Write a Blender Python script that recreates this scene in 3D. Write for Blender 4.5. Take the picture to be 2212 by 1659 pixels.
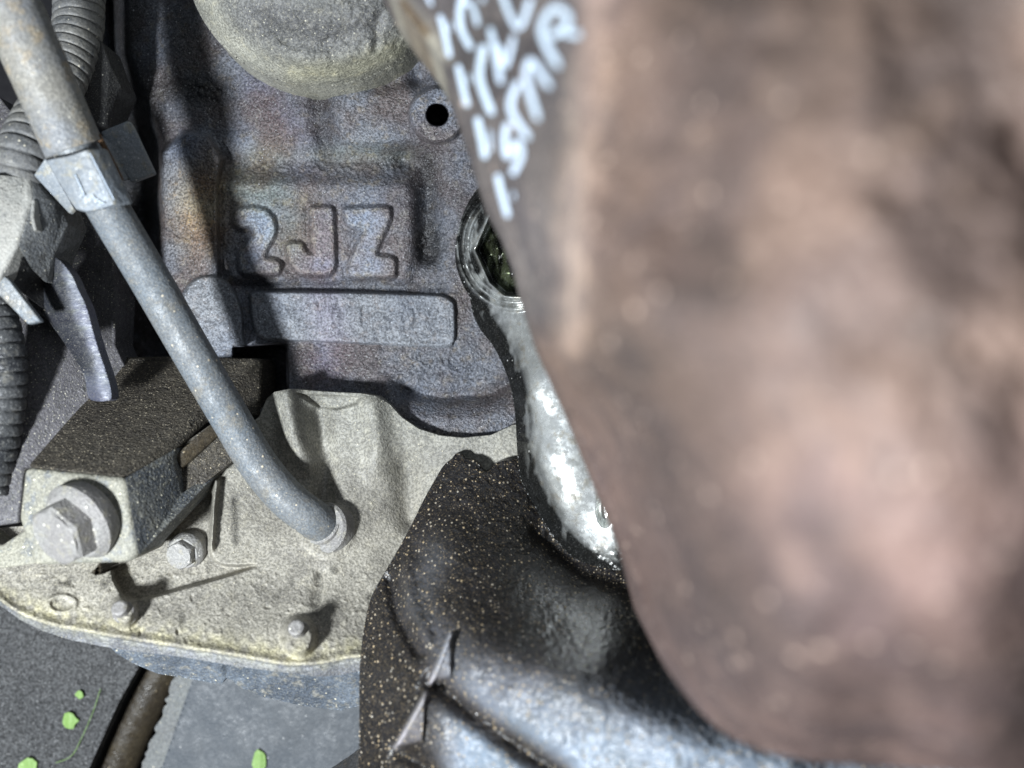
import bpy, math, random
import numpy as np
from mathutils import Vector

# ------------------------------------------------------------------ scene, camera, light
sc = bpy.context.scene
for o in list(bpy.data.objects):
    bpy.data.objects.remove(o, do_unlink=True)
C = sc.collection
random.seed(7)

DC = 300.0                 # camera to block face, mm
MMPX = 300.0 / 2212.0      # mm per picture unit on the block face (picture read 2212 x 1659)

cam_d = bpy.data.cameras.new('camera'); cam = bpy.data.objects.new('camera', cam_d); C.objects.link(cam)
cam.location = (0, -DC * .001, 0); cam.rotation_euler = (math.radians(90), 0, 0)
cam_d.lens = 36; cam_d.sensor_width = 36; cam_d.clip_start = .002; cam_d.clip_end = 20
cam_d.dof.use_dof = True; cam_d.dof.focus_distance = .282; cam_d.dof.aperture_fstop = 7.4
sc.camera = cam

w = bpy.data.worlds.new('World'); sc.world = w; w.use_nodes = True
w.node_tree.nodes['Background'].inputs[0].default_value = (.74, .87, 1.0, 1)
w.node_tree.nodes['Background'].inputs[1].default_value = .045

def lamp(name, kind, loc, energy, color, **kw):
    l = bpy.data.lights.new(name, kind); l.energy = energy; l.color = color
    for k, v in kw.items(): setattr(l, k, v)
    o = bpy.data.objects.new(name, l); C.objects.link(o); o.location = [c * .001 for c in loc]
    return o
torch = lamp('torch', 'POINT', (-166, -305, -92), 9.6, (.90, .955, 1.0), shadow_soft_size=.017)
day = lamp('daylight_opening', 'AREA', (60, -420, 330), .45, (.80, .90, 1.0), shape='RECTANGLE', size=.5, size_y=.3)
day.rotation_euler = (math.radians(52), 0, math.radians(6))

sc.view_settings.view_transform = 'Standard'; sc.view_settings.look = 'None'
sc.view_settings.exposure = 0.04; sc.view_settings.gamma = 1.0; sc.view_settings.use_curve_mapping = False
sc.cycles.use_denoising = True
sc.cycles.max_bounces = 6

# ------------------------------------------------------------------ helpers: positions, fields
def at(x, y, d):
    """picture point -> world point (m) on the plane d mm in front of the block face"""
    s = MMPX * (DC - d) / DC
    return np.stack([(np.asarray(x, float) - 1106) * s, -np.asarray(d, float) + 0 * np.asarray(x, float),
                     -(np.asarray(y, float) - 829.5) * s], -1) * .001
def P(x, y, d): return Vector(at(x, y, d))

def sm(t):
    t = np.clip(t, 0, 1); return t * t * (3 - 2 * t)

def vnoise(x, y, cell, seed):
    rng = np.random.RandomState(seed); T = rng.rand(256, 256)
    u = np.asarray(x, float) / cell + 1000; v = np.asarray(y, float) / cell + 1000
    i = np.floor(u).astype(int); j = np.floor(v).astype(int); fu = u - i; fv = v - j
    fu = fu * fu * (3 - 2 * fu); fv = fv * fv * (3 - 2 * fv)
    g = lambda a, b: T[a % 256, b % 256]
    return (g(i, j) * (1 - fu) + g(i + 1, j) * fu) * (1 - fv) + (g(i, j + 1) * (1 - fu) + g(i + 1, j + 1) * fu) * fv - .5
def fbm(x, y, cell, seed, n=4):
    r = 0; a = 1.0
    for k in range(n):
        r = r + a * vnoise(x, y, cell / 2 ** k, seed + k); a *= .55
    return r

def sd_poly(x, y, poly):
    p = np.array(poly, float); q = np.roll(p, -1, 0)
    d2 = np.full(x.shape, 1e18); ins = np.zeros(x.shape, bool)
    for (ax, ay), (bx, by) in zip(p, q):
        ex, ey = bx - ax, by - ay
        wx, wy = x - ax, y - ay
        t = np.clip((wx * ex + wy * ey) / (ex * ex + ey * ey + 1e-12), 0, 1)
        d2 = np.minimum(d2, (wx - ex * t) ** 2 + (wy - ey * t) ** 2)
        c = ((ay <= y) & (by > y)) | ((by <= y) & (ay > y))
        if abs(by - ay) > 1e-9:
            ins ^= c & (x < ax + (y - ay) / (by - ay) * ex)
    d = np.sqrt(d2)
    return np.where(ins, -d, d)
def sd_line(x, y, pts):
    d2 = np.full(np.shape(x), 1e18)
    for (ax, ay), (bx, by) in zip(pts[:-1], pts[1:]):
        ex, ey = bx - ax, by - ay
        t = np.clip(((x - ax) * ex + (y - ay) * ey) / (ex * ex + ey * ey + 1e-12), 0, 1)
        d2 = np.minimum(d2, (x - ax - ex * t) ** 2 + (y - ay - ey * t) ** 2)
    return np.sqrt(d2)
def sd_circ(x, y, cx, cy, r, ry=None):
    ry = ry or r
    return (np.sqrt(((x - cx) / r) ** 2 + ((y - cy) / ry) ** 2) - 1) * min(r, ry)
def plateau(sd, width):                      # 1 inside, 0 outside, soft flank
    return sm(.5 - sd / width)
def bump1(dist, width): return np.exp(-(dist / width) ** 2)

def tps(ctrl):
    c = np.array(ctrl, float); xy = c[:, :2] / 300.0; n = len(c)
    def U(r2): return np.where(r2 > 1e-12, r2 * np.log(r2 + 1e-12), 0)
    K = U(((xy[:, None] - xy[None]) ** 2).sum(-1)) + np.eye(n) * 1e-4
    A = np.zeros((n + 3, n + 3)); A[:n, :n] = K
    A[:n, n] = 1; A[:n, n + 1:] = xy; A[n:, :n] = A[:n, n:].T
    s = np.linalg.solve(A, np.concatenate([c[:, 2], [0, 0, 0]]))
    def f(x, y):
        x = np.asarray(x, float) / 300; y = np.asarray(y, float) / 300
        r = s[n] + s[n + 1] * x + s[n + 2] * y
        for k in range(n): r = r + s[k] * U((x - xy[k, 0]) ** 2 + (y - xy[k, 1]) ** 2)
        return r
    return f

def smooth_poly(pts, n=6, closed=True):
    """Catmull-Rom through the points"""
    p = np.array(pts, float); out = []; N = len(p)
    rng = range(N) if closed else range(N - 1)
    for i in rng:
        g = lambda k: p[k % N] if closed else p[min(max(k, 0), N - 1)]
        a, b, c, d = g(i - 1), g(i), g(i + 1), g(i + 2)
        for k in range(n):
            t = k / n
            out.append(.5 * ((2 * b) + (c - a) * t + (2 * a - 5 * b + 4 * c - d) * t * t + (3 * b - a - 3 * c + d) * t ** 3))
    if not closed: out.append(p[-1])
    return np.array(out)

# ------------------------------------------------------------------ helpers: objects
def tag(o, label, cat, group=None, kind=None):
    if label: o['label'] = label
    if cat: o['category'] = cat
    if group: o['group'] = group
    if kind: o['kind'] = kind
    return o
def thing(name, label, cat, loc, group=None):
    o = bpy.data.objects.new(name, None); C.objects.link(o); o.location = loc
    o.empty_display_size = .01
    return tag(o, label, cat, group)

def link(name, me, mat, parent=None, smooth=True):
    o = bpy.data.objects.new(name, me); C.objects.link(o)
    if mat: me.materials.append(mat)
    if smooth and len(me.polygons):
        me.polygons.foreach_set('use_smooth', np.ones(len(me.polygons), bool))
    if parent:
        o.parent = parent
        p = parent; L = Vector(parent.location)
        while p.parent: p = p.parent; L = L + Vector(p.location)
        o.location = -L if parent.parent is None else Vector((0, 0, 0))
        if parent.parent is not None: o.location = (0, 0, 0)
    return o

def np_mesh(name, co, faces4, faces3, col=None):
    me = bpy.data.meshes.new(name)
    nq, nt = len(faces4), len(faces3)
    me.vertices.add(len(co)); me.vertices.foreach_set('co', np.ascontiguousarray(co, np.float32).ravel())
    loops = np.concatenate([np.asarray(faces4, np.int32).ravel(), np.asarray(faces3, np.int32).ravel()])
    me.loops.add(len(loops)); me.loops.foreach_set('vertex_index', loops.astype(np.int32))
    me.polygons.add(nq + nt)
    st = np.concatenate([np.arange(nq) * 4, nq * 4 + np.arange(nt) * 3]).astype(np.int32)
    me.polygons.foreach_set('loop_start', st)
    me.update(calc_edges=True)
    if col is not None:
        a = me.attributes.new('Col', 'FLOAT_COLOR', 'POINT')
        a.data.foreach_set('color', np.concatenate([col, np.ones((len(col), 1))], 1).astype(np.float32).ravel())
    me.validate()
    return me

def sub_mesh(name, co, q, t, col):
    used = np.unique(np.concatenate([q.ravel(), t.ravel()])) if len(q) + len(t) else np.zeros(0, int)
    mp = np.full(len(co), -1); mp[used] = np.arange(len(used))
    return np_mesh(name, co[used], mp[q] if len(q) else q, mp[t] if len(t) else t, None if col is None else col[used])

def relief(name, outline, hfun, mat, parent=None, step=2.2, skirt=8, colfun=None, parts=()):
    """A solid-fronted casting: surface at depth hfun inside an outline, with a wall turned back from its rim."""
    poly = np.array(outline, float)
    x0, y0 = poly.min(0) - 2 * step; x1, y1 = poly.max(0) + 2 * step
    xs = np.arange(x0, x1, step); ys = np.arange(y0, y1, step)
    X, Y = np.meshgrid(xs, ys)
    S = sd_poly(X, Y, poly)
    gy, gx = np.gradient(S, step); gl = np.sqrt(gx * gx + gy * gy) + 1e-9
    near = np.abs(S) < .72 * step
    X = np.where(near, X - gx / gl * S, X); Y = np.where(near, Y - gy / gl * S, Y)
    ins = near | (S < 0)
    D = hfun(X, Y)
    co = at(X, Y, D).reshape(-1, 3)
    ny, nx = X.shape; idx = np.arange(nx * ny).reshape(ny, nx)
    a, b, c, d = idx[:-1, :-1], idx[:-1, 1:], idx[1:, 1:], idx[1:, :-1]
    I = ins; ia, ib, ic, id_ = I[:-1, :-1], I[:-1, 1:], I[1:, 1:], I[1:, :-1]
    full = ia & ib & ic & id_
    q = np.stack([a, d, c, b], -1)[full]
    tris = []
    for m, tri in ((~ia & ib & ic & id_, (b, d, c)), (ia & ~ib & ic & id_, (a, d, c)),
                   (ia & ib & ~ic & id_, (a, d, b)), (ia & ib & ic & ~id_, (a, c, b))):
        tris.append(np.stack(tri, -1)[m])
    t = np.concatenate(tris)
    col = None
    if colfun is not None:
        col = np.stack([np.broadcast_to(k, X.shape) for k in colfun(X, Y)], -1).reshape(-1, 3)
    # boundary loop -> skirt
    E = np.concatenate([np.stack([q[:, i], q[:, (i + 1) % 4]], -1) for i in range(4)] +
                       [np.stack([t[:, i], t[:, (i + 1) % 3]], -1) for i in range(3)])
    N = nx * ny
    key = np.sort(E, 1); key = key[:, 0] * N + key[:, 1]
    u, inv, cnt = np.unique(key, return_inverse=True, return_counts=True)
    B = E[cnt[inv] == 1]
    if len(B):
        n0 = len(co)
        A0 = co[B[:, 0]]; A1 = co[B[:, 1]]; off = np.array([0, skirt * .001, 0])
        extra = np.concatenate([A0, A1, A1 + off, A0 + off]); nb = len(B)
        k = np.arange(nb)
        sk = np.stack([n0 + nb + k, n0 + k, n0 + 3 * nb + k, n0 + 2 * nb + k], -1)
        # weld duplicated verts lightly is not needed: the wall keeps a hard edge
        co = np.concatenate([co, extra])
        if col is not None:
            col = np.concatenate([col, col[B[:, 0]], col[B[:, 1]], col[B[:, 1]], col[B[:, 0]]])
    else:
        sk = np.zeros((0, 4), int)
    fx = X.reshape(-1); fy = Y.reshape(-1)
    qc = np.stack([fx[q].mean(1), fy[q].mean(1)], -1); tc = np.stack([fx[t].mean(1), fy[t].mean(1)], -1)
    qm = np.zeros(len(q), int); tm = np.zeros(len(t), int)
    for n, pt in enumerate(parts):
        qm[(pt[1](qc[:, 0], qc[:, 1]) < 0) & (qm == 0)] = n + 1
        tm[(pt[1](tc[:, 0], tc[:, 1]) < 0) & (tm == 0)] = n + 1
    main = link(name, sub_mesh(name, co, np.concatenate([q[qm == 0], sk]), t[tm == 0], col), mat, parent)
    res = [main]
    for n, pt in enumerate(parts):
        res.append(link(pt[0], sub_mesh(pt[0], co, q[qm == n + 1], t[tm == n + 1], col), pt[2] if len(pt) > 2 and pt[2] else mat, parent))
    return res

def facets(name, verts, faces, mat, parent=None, back=10, bevel=.8, seg=3):
    """faceted solid: front faces plus walls turned straight back and a closed rear"""
    co = [P(*v) for v in verts]; n = len(co)
    edges = {}
    for f in faces:
        for i in range(len(f)):
            e = (f[i], f[(i + 1) % len(f)])
            edges[tuple(sorted(e))] = edges.get(tuple(sorted(e)), []) + [e]
    bnd = [v[0] for v in edges.values() if len(v) == 1]
    ymax = max(c.y for c in co) + back * .001
    bv = sorted({i for e in bnd for i in e}); mp = {v: n + k for k, v in enumerate(bv)}
    co2 = co + [Vector((co[v].x, max(co[v].y + back * .001, co[v].y + .0005), co[v].z)) for v in bv]
    fs = [tuple(f) for f in faces] + [(b, a, mp[a], mp[b]) for a, b in bnd]
    me = bpy.data.meshes.new(name); me.from_pydata([tuple(c) for c in co2], [], fs); me.validate()
    import bmesh
    bm = bmesh.new(); bm.from_mesh(me)
    bmesh.ops.recalc_face_normals(bm, faces=bm.faces)
    if bevel:
        eds = [e for e in bm.edges if len(e.link_faces) == 2 and e.calc_face_angle(0) > .12]
        bmesh.ops.bevel(bm, geom=eds, offset=bevel * .001, segments=seg, affect='EDGES', profile=.5, clamp_overlap=True)
    bm.to_mesh(me); bm.free()
    o = link(name, me, mat, parent)
    me.set_sharp_from_angle(angle=math.radians(50))
    return o

def sweep(name, pts, rad, mat, parent=None, n=28, sub=10, ribs=None, caps=True, wob=0):
    """tube along picture points (x, y, d); rad in mm: number or function of arc length (mm)"""
    p3 = np.array([at(*q) for q in pts]) * 1000
    path = smooth_poly(p3, sub, closed=False)
    if ribs:
        L = np.concatenate([[0], np.cumsum(np.linalg.norm(np.diff(path, axis=0), axis=1))])
        s = np.arange(0, L[-1], ribs / 10.0)
        path = np.stack([np.interp(s, L, path[:, k]) for k in range(3)], -1)
    L = np.concatenate([[0], np.cumsum(np.linalg.norm(np.diff(path, axis=0), axis=1))])
    T = np.gradient(path, axis=0); T /= np.linalg.norm(T, axis=1)[:, None]
    up = np.array([0, -1.0, 0]); co = []; th = np.linspace(0, 2 * math.pi, n, endpoint=False)
    for i, (c, tt) in enumerate(zip(path, T)):
        a = np.cross(tt, up); a /= np.linalg.norm(a); b = np.cross(a, tt)
        r = rad(L[i]) if callable(rad) else rad
        rr = r + wob * np.sin(th * 3 + i * .7) if wob else r
        co.append(c + (np.cos(th) * rr)[:, None] * a + (np.sin(th) * rr)[:, None] * b)
    m = len(co); co = np.concatenate(co) * .001
    f = []
    for i in range(m - 1):
        for k in range(n):
            f.append((i * n + k, i * n + (k + 1) % n, (i + 1) * n + (k + 1) % n, (i + 1) * n + k))
    if caps: f += [tuple(range(n))[::-1], tuple(range((m - 1) * n, m * n))]
    me = bpy.data.meshes.new(name); me.from_pydata(co.tolist(), [], f); me.validate()
    return link(name, me, mat, parent)

def frame(axis):
    a = Vector(axis).normalized(); u = a.cross(Vector((0, 0, 1))).normalized(); v = a.cross(u)
    return a, u, v
def lathe(name, c, axis, prof, mat, parent=None, n=40, sides=None, rot=0, lumpy=0):
    """prof: list of (radius, height) mm along the axis from point c (world m)"""
    a, u, v = frame(axis); co = []; f = []
    for i, (r, h) in enumerate(prof):
        for k in range(n):
            th = 2 * math.pi * k / n + rot
            rr = r
            if sides and sides[i]:
                q = math.pi / sides[i]; rr = r * math.cos(q) / math.cos((th - rot) % (2 * q) - q)
                rr = min(rr, r)
            rr *= 1 + lumpy * math.sin(th * 5 + i * 1.7) + lumpy * math.sin(th * 3 + 1)
            co.append(tuple(c + (u * math.cos(th) * rr + v * math.sin(th) * rr + a * h) * .001))
    m = len(prof)
    for i in range(m - 1):
        for k in range(n): f.append((i * n + k, i * n + (k + 1) % n, (i + 1) * n + (k + 1) % n, (i + 1) * n + k))
    f += [tuple(range(n))[::-1], tuple(range((m - 1) * n, m * n))]
    me = bpy.data.meshes.new(name); me.from_pydata(co, [], f); me.validate()
    import bmesh
    bm = bmesh.new(); bm.from_mesh(me); bmesh.ops.recalc_face_normals(bm, faces=bm.faces); bm.to_mesh(me); bm.free()
    o = link(name, me, mat, parent); me.set_sharp_from_angle(angle=math.radians(28)); return o

# ------------------------------------------------------------------ materials
def grimy(name, a, b, c=None, rough=.7, metal=0.0, big=.06, mid=.35, grain=1.5, gdark=.55, gamt=.5, spec=None,
          speck=(.6, .55, .42), speck_scale=.9, speck_t=.8, speck_r=.28, bump=.25, bump2=.3, attr=False, stretch=(1, 1, 1),
          rough_var=.15, coat=0.0, speck2=None, ior=1.45):
    m = bpy.data.materials.new(name); m.use_nodes = True
    nt = m.node_tree; N = nt.nodes; Lk = nt.links.new; bs = N['Principled BSDF']
    def nd(t, **kw):
        n = N.new(t)
        for k, v in kw.items(): setattr(n, k, v)
        return n
    tc = nd('ShaderNodeTexCoord'); mp = nd('ShaderNodeMapping'); mp.inputs['Scale'].default_value = [1000 * s for s in stretch]
    Lk(tc.outputs['Object'], mp.inputs['Vector']); V = mp.outputs[0]
    def noise(scale, detail=3, rg=.6, off=0):
        n = nd('ShaderNodeTexNoise'); n.inputs['Scale'].default_value = scale; n.inputs['Detail'].default_value = detail
        n.inputs['Roughness'].default_value = rg
        if off:
            ad = nd('ShaderNodeVectorMath', operation='ADD'); ad.inputs[1].default_value = (off, off * .7, -off); Lk(V, ad.inputs[0]); Lk(ad.outputs[0], n.inputs['Vector'])
        else: Lk(V, n.inputs['Vector'])
        return n.outputs['Fac']
    def ramp(s, lo, hi, v0=0, v1=1):
        r = nd('ShaderNodeMapRange', interpolation_type='SMOOTHSTEP'); Lk(s, r.inputs[0])
        for k, v in enumerate((lo, hi, v0, v1)): r.inputs[k + 1].default_value = v
        return r.outputs[0]
    def mix(f, x, y, bt='MIX'):
        n = nd('ShaderNodeMix', data_type='RGBA', blend_type=bt)
        for sock, val in ((n.inputs[0], f), (n.inputs[6], x), (n.inputs[7], y)):
            if isinstance(val, (int, float)): sock.default_value = val
            elif isinstance(val, tuple): sock.default_value = (*val, 1)
            else: Lk(val, sock)
        return n.outputs[2]
    col = mix(ramp(noise(big, 5, .6), .38, .62), a, b)
    if c: col = mix(ramp(noise(mid, 4, .65, 37), .52, .7), col, c)
    if attr:
        at_ = nd('ShaderNodeAttribute', attribute_name='Col'); col = mix(1.0, col, at_.outputs['Color'], 'MULTIPLY')
    g1 = noise(grain, 2, .55, 11); g2 = noise(grain * 2.3, 2, .6, 71)
    dark = mix(1.0, col, (gdark, gdark, gdark), 'MULTIPLY')
    col = mix(ramp(g1, .60, .40, 0, gamt), col, dark)
    light = mix(.75, col, speck)
    col = mix(ramp(g2, .56, .68, 0, .85 * gamt), col, light)
    vor = nd('ShaderNodeTexVoronoi'); vor.inputs['Scale'].default_value = speck_scale; Lk(V, vor.inputs['Vector'])
    sepx = nd('ShaderNodeSeparateColor'); Lk(vor.outputs['Color'], sepx.inputs[0])
    def mul(x, y):
        n = nd('ShaderNodeMath', operation='MULTIPLY'); Lk(x, n.inputs[0])
        if isinstance(y, (int, float)): n.inputs[1].default_value = y
        else: Lk(y, n.inputs[1])
        return n.outputs[0]
    rs = nd('ShaderNodeMath', operation='MULTIPLY_ADD'); Lk(sepx.outputs[2], rs.inputs[0]); rs.inputs[1].default_value = .85; rs.inputs[2].default_value = .35
    dv = nd('ShaderNodeMath', operation='DIVIDE'); Lk(vor.outputs['Distance'], dv.inputs[0]); Lk(rs.outputs[0], dv.inputs[1])
    sp = mul(ramp(sepx.outputs[0], speck_t, speck_t + .02), ramp(dv.outputs[0], speck_r, speck_r * .6))
    tint = mix(sepx.outputs[1], speck, speck2 or tuple(min(1, k * 1.3) for k in speck))
    col = mix(sp, col, tint)
    Lk(col, bs.inputs['Base Color'])
    bs.inputs['Metallic'].default_value = metal; bs.inputs['IOR'].default_value = ior
    Lk(ramp(noise(mid * 1.7, 4, .6, 5), .3, .7, max(0.05, rough - rough_var), min(1, rough + rough_var)), bs.inputs['Roughness'])
    if spec is not None: bs.inputs['Specular IOR Level'].default_value = spec
    if coat: bs.inputs['Coat Weight'].default_value = coat; bs.inputs['Coat Roughness'].default_value = .25
    ad = nd('ShaderNodeMath', operation='ADD'); Lk(g1, ad.inputs[0]); Lk(mul(sp, .5), ad.inputs[1])
    b1 = nd('ShaderNodeBump'); b1.inputs['Strength'].default_value = bump; b1.inputs['Distance'].default_value = .0006
    Lk(ad.outputs[0], b1.inputs['Height'])
    b2 = nd('ShaderNodeBump'); b2.inputs['Strength'].default_value = bump2; b2.inputs['Distance'].default_value = .0012
    Lk(noise(mid, 5, .6, 3), b2.inputs['Height']); Lk(b1.outputs[0], b2.inputs['Normal']); Lk(b2.outputs[0], bs.inputs['Normal'])
    return m

M = {}
M['iron'] = grimy('cast_iron', (.138, .150, .182), (.098, .082, .084), (.165, .148, .135), rough=.45, grain=1.5, gdark=.28, gamt=.8,
                  speck=(.40, .40, .42), speck_t=.88, speck_r=.36, speck_scale=1.5, bump=1.0, bump2=.35, attr=True)
M['pad'] = grimy('cast_iron_pad', (.19, .205, .235), (.172, .182, .205), (.18, .17, .175), rough=.5, grain=1.6, gdark=.28, gamt=.8,
                 speck=(.42, .45, .5), speck_t=.86, speck_r=.33, speck_scale=1.5, bump=.5, bump2=.2, attr=True)
M['dome'] = grimy('cast_aluminium_dome', (.27, .27, .255), (.19, .192, .185), (.31, .30, .26), rough=.6, grain=1.8, gdark=.35, gamt=.75, metal=.0,
                  speck=(.6, .57, .46), speck_t=.86, speck_scale=1.8, speck_r=.38, bump=.6, bump2=.4, attr=True)
M['pan'] = grimy('pan_aluminium', (.325, .306, .262), (.235, .221, .193), (.365, .34, .28), rough=.6, grain=1.5, gdark=.42, gamt=.7, metal=.0,
                 speck=(.5, .46, .35), speck_t=.9, speck_scale=1.5, bump=.5, bump2=.12, attr=True)
M['steel'] = grimy('sump_steel', (.17, .20, .24), (.11, .13, .16), (.30, .29, .26), rough=.5, grain=1.3, gdark=.4, gamt=.5, bump=.4, bump2=.4, metal=.2, speck_t=.85)
M['tube'] = grimy('tube_steel', (.145, .168, .192), (.165, .178, .19), (.185, .18, .165), rough=.55, big=.05, mid=.16, grain=1.4, gdark=.5, gamt=.6, metal=.05,
                  speck=(.55, .48, .36), speck_t=.86, speck_scale=.8, bump=.35, bump2=.25)
M['sleeve'] = grimy('sleeve_steel', (.19, .20, .215), (.24, .23, .205), (.30, .25, .18), rough=.55, big=.07, mid=.2, grain=1.3, gdark=.5, gamt=.6, metal=.0,
                    speck=(.55, .52, .44), speck_t=.86, speck_scale=1.1, bump=.4, bump2=.35)
M['clip'] = grimy('clip_zinc', (.19, .215, .245), (.215, .23, .245), (.28, .27, .23), rough=.5, big=.08, grain=1.2, gdark=.7, gamt=.35, metal=.1,
                  speck=(.85, .85, .8), speck_t=.93, bump=.2, bump2=.5)
M['blackcast'] = grimy('mount_casting', (.042, .036, .029), (.062, .054, .042), (.028, .025, .021), rough=.65, grain=1.5, gdark=.3, gamt=.7,
                       speck=(.30, .26, .19), speck_t=.62, speck_scale=1.8, speck_r=.42, bump=.9, bump2=.5, stretch=(.85, 1, 1.15))  # casting darkened to carry the shade of its upward face
M['greycast'] = grimy('mount_casting_face', (.24, .235, .20), (.29, .28, .23), (.17, .18, .19), rough=.6, grain=1.4, gdark=.45, gamt=.55,
                      speck=(.7, .66, .5), speck_t=.75, bump=.5, bump2=.4)  # same casting, paler for the lit front
M['midcast'] = grimy('mount_casting_side', (.07, .08, .095), (.12, .125, .125), (.25, .25, .22), rough=.55, grain=1.3, gdark=.35, gamt=.7, big=.12,
                     speck=(.6, .57, .45), speck_t=.72, bump=.7, bump2=.5)
M['darkplate'] = grimy('dark_plate', (.07, .067, .076), (.09, .086, .095), (.05, .05, .05), rough=.55, grain=1.5, gdark=.4, gamt=.6,
                       speck=(.36, .34, .28), speck_t=.7, speck_scale=1.6, speck_r=.36, bump=.5, bump2=.4)
M['black'] = grimy('black_plastic', (.022, .022, .024), (.034, .034, .035), rough=.55, speck=(.35, .34, .3), speck_t=.88, bump=.4, bump2=.3)
M['conduit'] = grimy('conduit_plastic', (.14, .142, .145), (.20, .195, .18), (.09, .095, .10), rough=.6, grain=1.3, gdark=.5, gamt=.5, speck=(.45, .42, .34),
                     speck_t=.85, bump=.3, bump2=.3)
M['conduit_black'] = grimy('conduit_plastic_black', (.022, .024, .028), (.06, .062, .065), (.15, .145, .13), rough=.42, grain=1.0, gamt=.5, speck=(.4, .4, .38), speck_t=.88, bump=.4, bump2=.4)
M['holder'] = grimy('holder_plastic', (.33, .33, .31), (.38, .37, .34), (.26, .26, .25), rough=.7, grain=1.5, gdark=.6, gamt=.45, speck=(.6, .58, .5), speck_t=.86, bump=.5, bump2=.4)
M['holder2'] = grimy('holder_plastic_oiled', (.12, .127, .135), (.16, .165, .165), (.08, .08, .08), rough=.5, grain=1.5, gdark=.4, gamt=.6, speck=(.45, .43, .36), speck_t=.8, bump=.6, bump2=.5)
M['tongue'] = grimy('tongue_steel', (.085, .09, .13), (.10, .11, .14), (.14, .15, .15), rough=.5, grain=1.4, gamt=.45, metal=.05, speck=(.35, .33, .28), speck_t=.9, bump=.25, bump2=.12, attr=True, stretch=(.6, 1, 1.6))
M['bolt'] = grimy('bolt_steel', (.27, .265, .255), (.23, .22, .215), (.32, .30, .24), rough=.6, grain=1.5, gdark=.6, gamt=.5, metal=.1, speck=(.7, .68, .6), speck_t=.85, bump=.5, bump2=.3)
M['rubber'] = grimy('boot_rubber', (.013, .0125, .013), (.018, .017, .018), (.010, .0095, .0095), rough=.36, spec=.5, grain=1.1, gdark=.5, gamt=.4, rough_var=.1,
                    speck=(.44, .33, .19), speck2=(.36, .33, .28), speck_t=.5, speck_scale=1.05, speck_r=.36, bump=.55, bump2=.3, attr=True)
M['oily'] = grimy('oily_aluminium', (.58, .60, .60), (.52, .53, .51), (.44, .42, .37), rough=.27, grain=1.1, gdark=.6, gamt=.2, metal=.7, rough_var=.1,
                  speck=(.8, .8, .75), speck_t=.95, bump=.1, bump2=.10, attr=True)
M['rust'] = grimy('rusty_iron', (.138, .091, .070), (.088, .060, .051), (.170, .115, .088), rough=.75, big=.07, mid=.12, grain=.9, gdark=.5, gamt=.5,
                  speck=(.34, .25, .20), speck_t=.93, speck_scale=.6, speck_r=.4, bump=.5, bump2=.6, attr=True)
M['paint'] = grimy('white_marker', (.46, .54, .64), (.42, .50, .58), rough=.6, gdark=.9, gamt=.2, speck=(.8, .8, .8), bump=.2, bump2=.1)
M['asphalt'] = grimy('tray_rough', (.075, .077, .08), (.09, .092, .094), (.05, .05, .052), rough=.7, grain=1.3, gdark=.2, gamt=.95, speck=(.30, .30, .30), speck_t=.7,
                     speck_scale=1.5, speck_r=.4, bump=1.0, bump2=.5)
M['tray'] = grimy('tray_smooth', (.075, .086, .10), (.088, .098, .11), rough=.5, grain=1.7, gdark=.6, gamt=.4, speck=(.38, .38, .38), speck_t=.9, speck_scale=.8, speck_r=.22, bump=.2, bump2=.2)
M['trayedge'] = grimy('tray_edge', (.17, .18, .18), (.14, .145, .15), rough=.6, gdark=.5, gamt=.5, bump=.4)
M['brown'] = grimy('brown_pipe', (.035, .028, .02), (.05, .04, .026), (.02, .016, .012), rough=.4, grain=1.4, gamt=.6, speck=(.2, .16, .1), speck_t=.9, bump=.3)
M['green'] = grimy('grass_green', (.20, .34, .09), (.26, .40, .14), rough=.55, gdark=.8, gamt=.3, speck=(.5, .7, .3), bump=.3)
M['rustline'] = grimy('rust_line', (.10, .055, .028), (.14, .08, .04), rough=.8, speck=(.3, .2, .1))
M['hole'] = grimy('hole_black', (.012, .011, .012), (.008, .008, .008), rough=.5, speck=(.2, .2, .2), speck_t=.9)
M['wall'] = grimy('bay_wall', (.010, .010, .013), (.014, .013, .016), rough=.8, speck=(.06, .06, .06), speck_t=.9)

# ------------------------------------------------------------------ setting
def sheet(name, pts, mat, back=3, parent=None):
    return facets(name, pts, [tuple(range(len(pts)))[::-1]], mat, parent, back=back, bevel=0)
bw = sheet('engine_bay_wall', [(-700, -500, -95), (2900, -500, -95), (2900, 2300, -95), (-700, 2300, -95)], M['wall'], back=4)
tag(bw, None, None, kind='structure')

def tray_h(x, y): return -34 + fbm(x, y, 60, 3) * 1.2 + fbm(x, y, 9, 8, 2) * .5
tr = relief('undertray', [(-200, 1250), (330, 1250), (300, 1440), (255, 1520), (190, 1665), (120, 1850), (-200, 1850)], tray_h, M['asphalt'], step=3, skirt=6)[0]
tag(tr, None, None, kind='structure')
panel = thing('splash_panel', 'smooth dark blue grey panel with paler ragged edge strip below the oil pan', 'panel', P(600, 1850, -36))
relief('panel_face', [(425, 1440), (1300, 1440), (1300, 1860), (270, 1860), (349, 1659)], lambda x, y: -36 + fbm(x, y, 90, 31, 2) * .6, M['tray'], panel, step=5, skirt=5)
rag = [(385, 1440), (425, 1440), (349, 1659), (270, 1860), (240, 1860)] + [(300 + (1680 - y) * .36 + random.uniform(-6, 5), y) for y in range(1700, 1450, -9)]
relief('edge_strip', rag, lambda x, y: -36.6 + 0 * x, M['trayedge'], panel, step=3, skirt=4)
pipe = sweep('brown_pipe', [(395, 1330, -52), (345, 1450, -52), (290, 1560, -52), (240, 1680, -52), (180, 1850, -52)], 7.5, M['brown'], n=32)
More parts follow.
